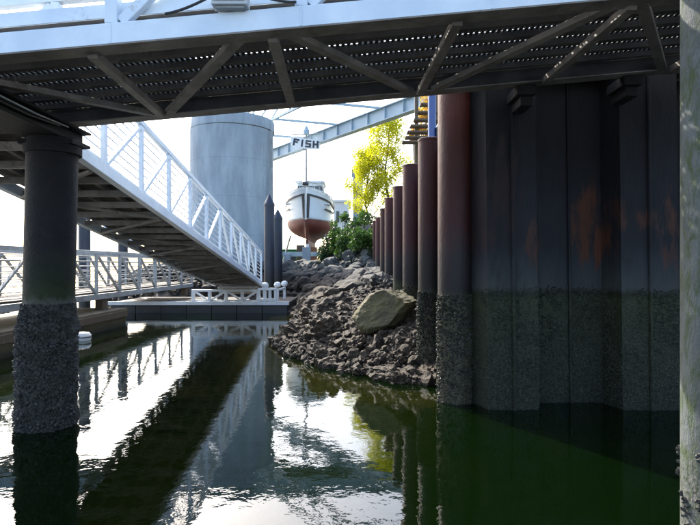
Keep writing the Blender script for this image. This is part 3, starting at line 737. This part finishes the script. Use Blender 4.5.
# wheelhouse
wy = BY + 3.2
wh = MB(); wh.box((BX, wy + 1.0, 5.72), (1.62, 2.0, 1.3)); whs = wh.build('wheelhouse', 'hull', boat, bevel=.12)
wr = MB(); wr.box((BX, wy + .95, 6.60), (1.78, 2.3, .14)); wro = wr.build('roof', 'hull', boat, bevel=.06)
wt = MB(); wt.box((BX, wy + 1.0, 6.45), (1.56, 1.94, .2)); wt.build('wheelhouse_top', 'hull', boat, bevel=.03)
for x in (-.52, 0, .52):
    mb = MB(); mb.box((BX + x, wy - .005, 6.08), (.46, .03, .54)); w = mb.build('window', 'glassdark', whs, bevel=.02)
for s in (-1, 1):
    mb = MB(); mb.box((BX + s * .812, wy + .7, 6.08), (.03, .7, .46)); mb.build('window', 'glassdark', whs, bevel=.02)
# bow rail
mb = MB()
pr = [Vector((BX + s * max(0, ST[i][1] - .05), BY + ST[i][0] + .05, ST[i][3] + .32)) for s, ii in ((-1, (4, 3, 2, 1)), (1, (0, 1, 2, 3, 4))) for i in ii]
mb.path(pr, .018, 6)
for q in pr: mb.tube(q, q - Vector((0, 0, .33)), .014, .014, 6)
mb.build('bow_rail', 'galv', boat, smooth=True)
# anchor roller at the stem head
mb = MB(); mb.box((BX, BY - .12, 6.0), (.28, .35, .16)); mb.tube((BX - .16, BY - .26, 5.98), (BX + .16, BY - .26, 5.98), .07, .07, 12); mb.build('anchor_roller', 'black', boat, bevel=.01)
# mast and rigging
MY = BY + 2.6
mt = P(306.3, 126, MY)
mb = MB(); mb.tube((mt.x, MY, 5.0), (mt.x, MY, mt.z), .065, .045, 12); mast = mb.build('mast', 'galv', boat, smooth=True)
mb = MB(); mb.lathe((mt.x, MY, mt.z - .55), [(.05, 0), (.17, .05), (.19, .28), (.06, .55)], 14); mb.build('mast_head', 'girder', mast)
mast.children[0].location = (0, 0, 0)
mb = MB(); mb.bar((mt.x - .85, MY - .03, mt.z - .50), (mt.x + .6, MY - .03, mt.z - .50), .05, .05); mb.build('crosstree', 'galv', mast); mast.children[-1].location = (0, 0, 0)
mb = MB(); mb.box((mt.x - .13, MY - .05, mt.z - 1.35), (.16, .12, .12)); mb.build('lamp', 'galv', mast, bevel=.02); mast.children[-1].location = (0, 0, 0)
for (dx, y, z, tz) in ((-1.15, MY + .2, 5.35, -.3), (1.15, MY + .2, 5.35, -.3), (-.9, MY + .8, 5.3, -.9), (.9, MY + .8, 5.3, -.9), (0, BY + .1, 5.9, -.4)):
    mb = MB(); mb.tube((BX + dx, y, z), (mt.x + (dx * .55 if dx else 0), MY, mt.z + tz), .010, .010, 6); mb.build('stay', 'galv', boat)
# FISH banner
sg = thing('fish_sign', (mt.x, MY - .12, mt.z - 1.0), 'white banner reading FISH hung on the boat mast', 'sign')
sa, sc_ = P(290.5, 141.5, MY - .12), P(320, 145, MY - .12)
def sy(u):  # the banner sags: height of its centre line along u in 0..1
    return sa.z + (sc_.z - sa.z) * u + .10 * (u - .5) ** 2 * 2 - .02
def sX(u): return sa.x + (sc_.x - sa.x) * u
nb = 16; mb = MB(); hh = .30
for i in range(nb):
    u0, u1 = i / nb, (i + 1) / nb
    vs = [(sX(u0), MY - .12, sy(u0) - hh), (sX(u1), MY - .12, sy(u1) - hh), (sX(u1), MY - .12, sy(u1) + hh), (sX(u0), MY - .12, sy(u0) + hh),
          (sX(u0), MY - .09, sy(u0) - hh), (sX(u1), MY - .09, sy(u1) - hh), (sX(u1), MY - .09, sy(u1) + hh), (sX(u0), MY - .09, sy(u0) + hh)]
    mb.add(vs, [(0, 1, 2, 3), (7, 6, 5, 4), (3, 2, 6, 7), (4, 5, 1, 0)] + ([(4, 0, 3, 7)] if i == 0 else []) + ([(1, 5, 6, 2)] if i == nb - 1 else []))
mb.build('board', 'sign', sg)
def rects(letter):   # strokes as boxes on a 1x1 cell
    s = .33
    return {'F': [(0, 0, s, 1), (s, 1 - s * .8, 1, 1), (s, .42, .8, .64)], 'I': [(.25, 0, .25 + s * 1.3, 1)],
            'S': [(0, .78, 1, 1), (0, .5, s, .78), (0, .39, 1, .61), (1 - s, .2, 1, .39), (0, 0, 1, .22)], 'H': [(0, 0, s, 1), (1 - s, 0, 1, 1), (s, .38, 1 - s, .62)]}[letter]
for k, (ch, u0, u1) in enumerate((('F', .09, .29), ('I', .33, .47), ('S', .50, .70), ('H', .75, .95))):
    mb = MB()
    for (a, c, b, d) in rects(ch):
        ua, ub = u0 + (u1 - u0) * a, u0 + (u1 - u0) * b; um = (u0 + u1) / 2
        zc_ = sy(um); rot = Matrix.Rotation(-math.atan2(sy(u1) - sy(u0), sX(u1) - sX(u0)), 3, 'Y')
        ctr = Vector((sX(um), MY - .13, zc_)); loc = rot @ Vector((sX((ua + ub) / 2) - sX(um), 0, ((c + d) / 2 - .5) * .42))
        mb.box(ctr + loc, (sX(ub) - sX(ua), .02, (d - c) * .42), rot)
    mb.build('letter', 'letter', sg)
# the stand
bs = thing('boat_stand', (BX, 30, 1.4), 'post and beam stand carrying the propped up boat', 'stand')
for (x0, x1, y0, y1, Y) in ((284.5, 290.5, 254, 276, 29.6), (302.5, 310.5, 247, 276, 29.3)):
    a, b = P(x0, y0, Y), P(x1, y1, Y)
    mb = MB(); mb.box(((a.x + b.x) / 2, Y, (a.z + .8) / 2), (b.x - a.x, .35, a.z - .8)); mb.build('post', 'conc', bs, bevel=.02)
a, b = P(281, 252, 29.9), P(324, 256.5, 29.9)
mb = MB(); mb.box(((a.x + b.x) / 2, 29.95, (a.z + b.z) / 2), (b.x - a.x, .28, a.z - b.z)); mb.build('beam', 'girder', bs, bevel=.01)
mb = MB(); mb.box((BX - .35, 31.3, 1.85), (.42, .5, 1.7)); mb.build('crib', 'timber', bs, bevel=.02)
mb = MB(); mb.box((BX + .25, 32.3, 1.85), (.5, .6, 1.55)); mb.build('crib', 'orange', bs, bevel=.02)
mb = MB(); mb.box((BX, 33.0, 1.84), (.8, .6, 1.52)); mb.build('crib', 'timber', bs, bevel=.02)
a = P(307.3, 245, 29.35); mb = MB(); mb.box((a.x, 29.4, a.z - .25), (.16, .16, .6)); mb.build('guide', 'white', bs, bevel=.01)
for s in (-1, 1):
    mb = MB(); mb.tube((BX + s * 1.5, 31.6, 1.3), (BX + s * 1.0, 32.2, 3.30), .05, .05, 10); mb.build('prop', 'galv', bs, smooth=True)

# ================================================================== BACKGROUND BUILDINGS
gs = thing('green_shed', (P(287, 0, 40).x, 40, 1.4), 'bright green shed behind the boat stand', 'shed')
x = P(288, 0, 40).x
mb = MB(); mb.box((x, 41, 2.0), (2.2, 2, 1.25)); mb.build('wall', 'greentarp', gs, bevel=.02)
mb = MB(); mb.box((x, 41, 2.68), (2.4, 2.2, .10)); mb.build('roof', 'greentarp', gs, bevel=.02)
mb = MB(); mb.box((x + .2, 39.985, 1.95), (.7, .03, .9)); mb.build('door', 'black', gs)
def building(name, x0, x1, ytop, Y, mat, label, rows_, cols_, depth=8):
    a, b = P(x0, ytop, Y), P(x1, 265, Y); w = b.x - a.x; h = a.z - 1.3
    t = thing(name, ((a.x + b.x) / 2, Y, 1.3), label, 'building')
    mb = MB(); mb.box(((a.x + b.x) / 2, Y + depth / 2, 1.3 + h / 2), (w, depth, h)); mb.build('wall', mat, t)
    mb = MB(); mb.box(((a.x + b.x) / 2, Y + depth / 2, 1.3 + h + .1), (w + .4, depth + .4, .22)); mb.build('roof', mat, t)
    for r in range(rows_):
        for c in range(cols_):
            X = a.x + w * (c + .5) / cols_; Z = 1.3 + h * (r + .55) / rows_
            mb = MB(); mb.box((X, Y - .01, Z), (w / cols_ * .42, .06, h / rows_ * .34)); wd = mb.build('window', 'glassdark', t)
            mb = MB(); mb.box((X, Y - .05, Z - h / rows_ * .19), (w / cols_ * .62, .14, .06)); mb.build('sill', mat, wd)
    return t
building('kiosk', 334, 349, 202, 62, 'bldg', 'pale two storey building right of the boat', 2, 2)
building('office_building', 353, 363, 170, 95, 'bldgblue', 'blue grey building behind the yellow green tree', 6, 2)

# ================================================================== BLUE POST, STAIR
bp_ = thing('blue_post', (P(432, 0, 9.2).x + .12, 9.2, 3.3), 'blue painted steel post above the nearest rusty pile', 'post')
x = P(432, 0, 9.2).x
mb = MB(); mb.tube((x, 9.2, 2.6), (x, 9.2, 5.6), .065, .065, 20); mb.build('shaft', 'blue', bp_, smooth=True)
mb = MB(); mb.lathe((x, 9.2, 3.34), [(.12, 0), (.12, .02)], 20); mb.build('base_plate', 'blue', bp_)
mb = MB(); mb.box((x + .075, 9.15, 3.72), (.03, .06, .25)); mb.build('cleat', 'black', bp_)
stn = thing('open_stair', (2.1, 16, 3.35), 'open wooden stair treads rising beyond the rusty piles', 'stair')
for (x0, x1, y) in ((420, 447, 105), (417, 446, 113), (413.5, 445, 120.5), (410, 444, 126.5), (407, 442, 132.5), (405, 440, 138), (402, 438, 142.5)):
    Y = 15 + (142 - y) * .02
    a, b = P(x0, y, Y), P(x1, y, Y)
    mb = MB(); mb.box(((a.x + b.x) / 2, Y, a.z), (b.x - a.x, .30, .05)); mb.build('tread', 'timber', stn, bevel=.006)
for x_ in (416.5, 437):
    a = P(x_, 100, 15.55); mb = MB(); mb.bar((a.x, 15.55, 3.3), (a.x, 15.55, 6.6), .07, .10); mb.build('post', 'timber', stn, bevel=.006)
a, b = P(434, 140, 13.8), P(449, 112, 13.8)
mb = MB(); mb.bar(a, b, .10, .22); mb.build('stringer', 'bldg', stn, bevel=.006)

# ================================================================== ROCKS
def rock_mesh(seed, sub=2, sharp=.38, crust=0):
    bm = bmesh.new(); bmesh.ops.create_icosphere(bm, subdivisions=sub, radius=1)
    rr = random.Random(seed); off = Vector((rr.uniform(-50, 50), rr.uniform(-50, 50), 0))
    planes = [(Vector((rr.gauss(0, 1), rr.gauss(0, 1), rr.gauss(0, 1))).normalized(), rr.uniform(.55, .9)) for _ in range(9)]
    for v in bm.verts:
        p = v.co.copy()
        for n, d in planes:
            k = p.dot(n)
            if k > d: p -= n * (k - d)
        p *= 1 + sharp * .35 * noise.noise(p * 1.7 + off) + sharp * .3 * noise.noise(p * 4.5 + off) + crust * (abs(noise.noise(p * 6 + off)) + .6 * abs(noise.noise(p * 13 + off)) - .2)
        v.co = p
    me = bpy.data.meshes.new('rock'); bm.to_mesh(me); bm.free(); return me
rocks = [rock_mesh(i, 3) for i in range(10)]
crusty = [rock_mesh(50 + i, 4, .9, .45) for i in range(8)]
for me in crusty: me.materials.append(M['rock'])
for me in rocks: me.materials.append(M['rock'])
small = [rock_mesh(100 + i, 2, 1.1, .5) for i in range(6)]
# the big boulder
bme = rock_mesh(4242, 5, .22, .06)
bmo = bpy.data.objects.new('boulder', bme); COL.objects.link(bmo); bme.materials.append(M['boulder'])
bmo.location = (.62, 9.25, .86); bmo.scale = (.60, .45, .34); bmo.rotation_euler = (R(6), R(-24), R(18))
tag(bmo, 'big olive brown boulder leaning against the second rusty pile', 'boulder')
def place(name, x, y, s, group, label, flat=.65, mes=rocks):
    o = bpy.data.objects.new(name, random.choice(mes)); COL.objects.link(o)
    o.location = (x, y, H(x, y) + s * flat * .25); o.scale = (s * random.uniform(.8, 1.25), s * random.uniform(.8, 1.2), s * flat * random.uniform(.75, 1.2))
    o.rotation_euler = (random.uniform(-.5, .5), random.uniform(-.5, .5), random.uniform(0, 6.28))
    return tag(o, label, 'rock', group)
cnt = 0
while cnt < 270:
    x = random.uniform(-1.5, 1.35); y = 7.7 + 7.5 * random.random() ** 1.5; d = float(shore_d(np.array([x]), np.array([y]))[0])
    if d < -.12 or abs(x - 1.15) < .2 and d > 5: continue
    if (x - .6) ** 2 + (y - 9.2) ** 2 < .3: continue
    if d < .25: g_, l_ = 'barnacled rocks at the waterline', 'wet barnacle crusted rock right at the water edge of the near bank'
    elif x > .75 and y < 9: g_, l_ = 'barnacled rocks round the nearest pile', 'barnacle crusted rock around the foot of the nearest rusty pile'
    elif y < 10.2: g_, l_ = 'barnacled rocks in front of the boulder', 'jagged brown barnacled rock on the bank in front of the boulder'
    elif x > .35: g_, l_ = 'barnacled rocks behind the boulder', 'brown barnacled rock lying behind the boulder along the pile row'
    else: g_, l_ = 'barnacled rocks on the dark middle slope', 'brown barnacled rock on the middle slope left of the boulder'
    place('barnacled_rock', x, y, min(.36, .09 + random.expovariate(1 / .075)) * (1 if d > .3 else .7), g_, l_, .7, crusty); cnt += 1
cnt = 0
while cnt < 230:
    y = random.uniform(15.5, 29); x = random.uniform(-4.5, 1.25); d = float(shore_d(np.array([x]), np.array([y]))[0])
    if d < .1: continue
    if abs(x - BX) < 1.9 and 28.9 < y: continue
    if x < -2.3: g_, l_ = 'riprap rocks by the column', 'grey riprap rock between the guide piles and the concrete column'
    elif y > 25: g_, l_ = 'riprap rocks under the bushes', 'grey riprap rock at the foot of the green bushes'
    elif d < .9: g_, l_ = 'riprap rocks at the water', 'dark riprap rock low at the water beside the landing float'
    elif y > 20: g_, l_ = 'riprap rocks on the upper slope', 'pale grey riprap rock on the slope below the bushes'
    else: g_, l_ = 'riprap rocks on the lower slope', 'grey riprap rock beside the fourth and fifth rusty piles'
    place('riprap_rock', x, y, random.uniform(.2, .48), g_, l_, .75); cnt += 1
# small stones and clumps, uncountable
vs = []; fs = []
data = [([v.co.copy() for v in me.vertices], [tuple(p.vertices) for p in me.polygons]) for me in small]
_rng = np.random.default_rng(3)
_x = np.concatenate([_rng.uniform(-1.6, 1.4, 9000), _rng.uniform(-12, 1.3, 3000)]); _y = np.concatenate([7.5 + 10 * _rng.random(9000) ** 1.6, _rng.uniform(16, 31, 3000)])
_s = np.concatenate([np.clip(_rng.exponential(.026, 9000) + .012, 0, .11), _rng.uniform(.06, .2, 3000)]); _d = shore_d(_x, _y); _h = height(_x, _y)
for x, y, s, d, hz_ in zip(_x, _y, _s, _d, _h):
    if d < -.25: continue
    x, y, s = float(x), float(y), float(s)
    z = float(hz_) + .10 * random.random() + .05; vv, ff = random.choice(data)
    rm = Matrix.Rotation(random.uniform(0, 6.28), 3, random.choice('XYZ')) @ Matrix.Rotation(random.uniform(0, 6.28), 3, 'Z')
    o = len(vs); sc = Vector((s * random.uniform(.7, 1.4), s, s * random.uniform(.5, 1)))
    vs += [tuple(rm @ Vector((v.x * sc.x, v.y * sc.y, v.z * sc.z)) + Vector((x, y, z))) for v in vv]
    fs += [tuple(i + o for i in f) for f in ff]
mb = MB(); mb.v = vs; mb.f = fs; st_ = mb.build('shore_stones', 'rock', kind='stuff')
tag(st_, 'small barnacled stones and shells covering the bank', 'stones')

# ================================================================== PLANTS
def leaves(name, mat, parent, pts, size, jitter=.5, kind=None):
    vs = []; fs = []
    for p in pts:
        s = size * random.uniform(.6, 1.3)
        n = Vector((random.gauss(0, 1), random.gauss(0, 1), random.gauss(0, 1))).normalized(); x = n.orthogonal().normalized(); y = n.cross(x); o = len(vs)
        vs += [tuple(p - x * s), tuple(p + y * s * .5 + n * s * .12), tuple(p + x * s), tuple(p - y * s * .5 + n * s * .12)]; fs.append((o, o + 1, o + 2, o + 3))
    mb = MB(); mb.v = vs; mb.f = fs
    return mb.build(name, mat, parent)
def clump_pts(c, r, n, sq=1.0):
    out = []
    for _ in range(n):
        d = Vector((random.gauss(0, 1), random.gauss(0, 1), random.gauss(0, 1))).normalized() * (random.random() ** .45) * r
        out.append(Vector(c) + Vector((d.x, d.y, d.z * sq)))
    return out
def tree(px, Y, ybase, ytop, spread, nleaf, label, name='young_tree', mat='leaf_y', limbs=22, size=.062):
    b = P(px, ybase, Y); t_ = P(px, ytop, Y); hgt = t_.z - b.z
    t = thing(name, b, label, 'tree', None)
    mb = MB(); prev = b; pts = [b]
    for k in range(1, 9):
        q = b + Vector((.12 * math.sin(k * 1.3) , .1 * math.cos(k), hgt * k / 8)); pts.append(q)
    for k in range(8): mb.tube(pts[k], pts[k + 1], .085 * (1 - k / 9), .085 * (1 - (k + 1) / 9), 8)
    tips = []
    for k in range(limbs):
        f = .22 + .75 * k / limbs; i = int(f * 8); s = pts[i].lerp(pts[min(8, i + 1)], f * 8 - i)
        a = k * 2.4 + random.uniform(-.4, .4); L_ = spread * (1.15 - f * .75) * random.uniform(.7, 1.2)
        e = s + Vector((math.cos(a) * L_, math.sin(a) * L_, L_ * random.uniform(.5, 1.2)))
        mb.tube(s, e, .03 * (1.2 - f), .008, 6); tips += [s.lerp(e, u) for u in (.35, .6, .8, 1.0)]
        e2 = s.lerp(e, .55) + Vector((random.uniform(-.4, .4), random.uniform(-.4, .4), .45)) * L_ * .6
        mb.tube(s.lerp(e, .55), e2, .014, .006, 5); tips.append(e2)
    mb.build('trunk', 'bark', t, smooth=True)
    lp_ = []
    for _ in range(nleaf):
        c = random.choice(tips); lp_ += clump_pts(c, .50, 1)
    leaves('crown', mat, t, lp_, size)
    return t
tree(387, 33, 225, 112, 1.8, 13000, 'young yellow green tree rising behind the rusty pile row')
tree(367, 34, 240, 150, 1.6, 12000, 'lower yellow green tree left of the tall young tree', limbs=14)
def shrub(px, py, Y, r, n, mat, label, cat='bush', sq=.8, size=.075, name='bush'):
    c = P(px, py, Y); z0_ = max(H(c.x, c.y), .9) if c.x < 1.4 else 3.35
    if c.z - z0_ > r * .9 and c.x < 1.4: sq = max(sq, (c.z - z0_) / r * .95)
    t = thing(name, (c.x, c.y, z0_), label, cat, None)
    mb = MB(); lp_ = []
    for k in range(16):
        a = random.uniform(0, 6.28); e = c + Vector((math.cos(a) * r * .75, math.sin(a) * r * .75, random.uniform(-.9, .8) * r * sq))
        mb.tube((c.x + .1 * math.cos(a), c.y + .1 * math.sin(a), z0_ - .1), e, .02, .007, 5); lp_ += clump_pts(e, r * .5, n // 14, .85)
    mb.build('stems', 'bark', t); leaves('foliage', mat, t, lp_, size)
    return t
shrub(336, 250, 27.0, .75, 2200, 'leaf_d', 'dark green bush at the left edge of the bank')
shrub(348, 243, 27.4, .85, 2400, 'leaf_d', 'dark green bush below the lower yellow green tree')
shrub(357, 247, 25.6, .85, 2600, 'leaf_g', 'mid green bush above the grey riprap')
shrub(368, 243, 24.6, .75, 2400, 'leaf_g', 'green bush beside the farthest rusty piles')
shrub(362, 229, 27.6, .85, 2200, 'leaf_g', 'bright green bush under the yellow green trees')
shrub(340, 233, 26.5, .50, 900, 'leaf_g', 'sprawling leafy bramble reaching toward the boat', sq=.5)
shrub(332, 262, 28.0, .45, 900, 'leaf_d', 'small dark bush beside the boat stand')
shrub(438, 103, 17.5, .60, 1300, 'leaf_o', 'orange leaved shrub behind the blue post', size=.07)
shrub(420, 134, 17.5, .30, 500, 'leaf_o', 'small orange shrub under the open stair', size=.06)
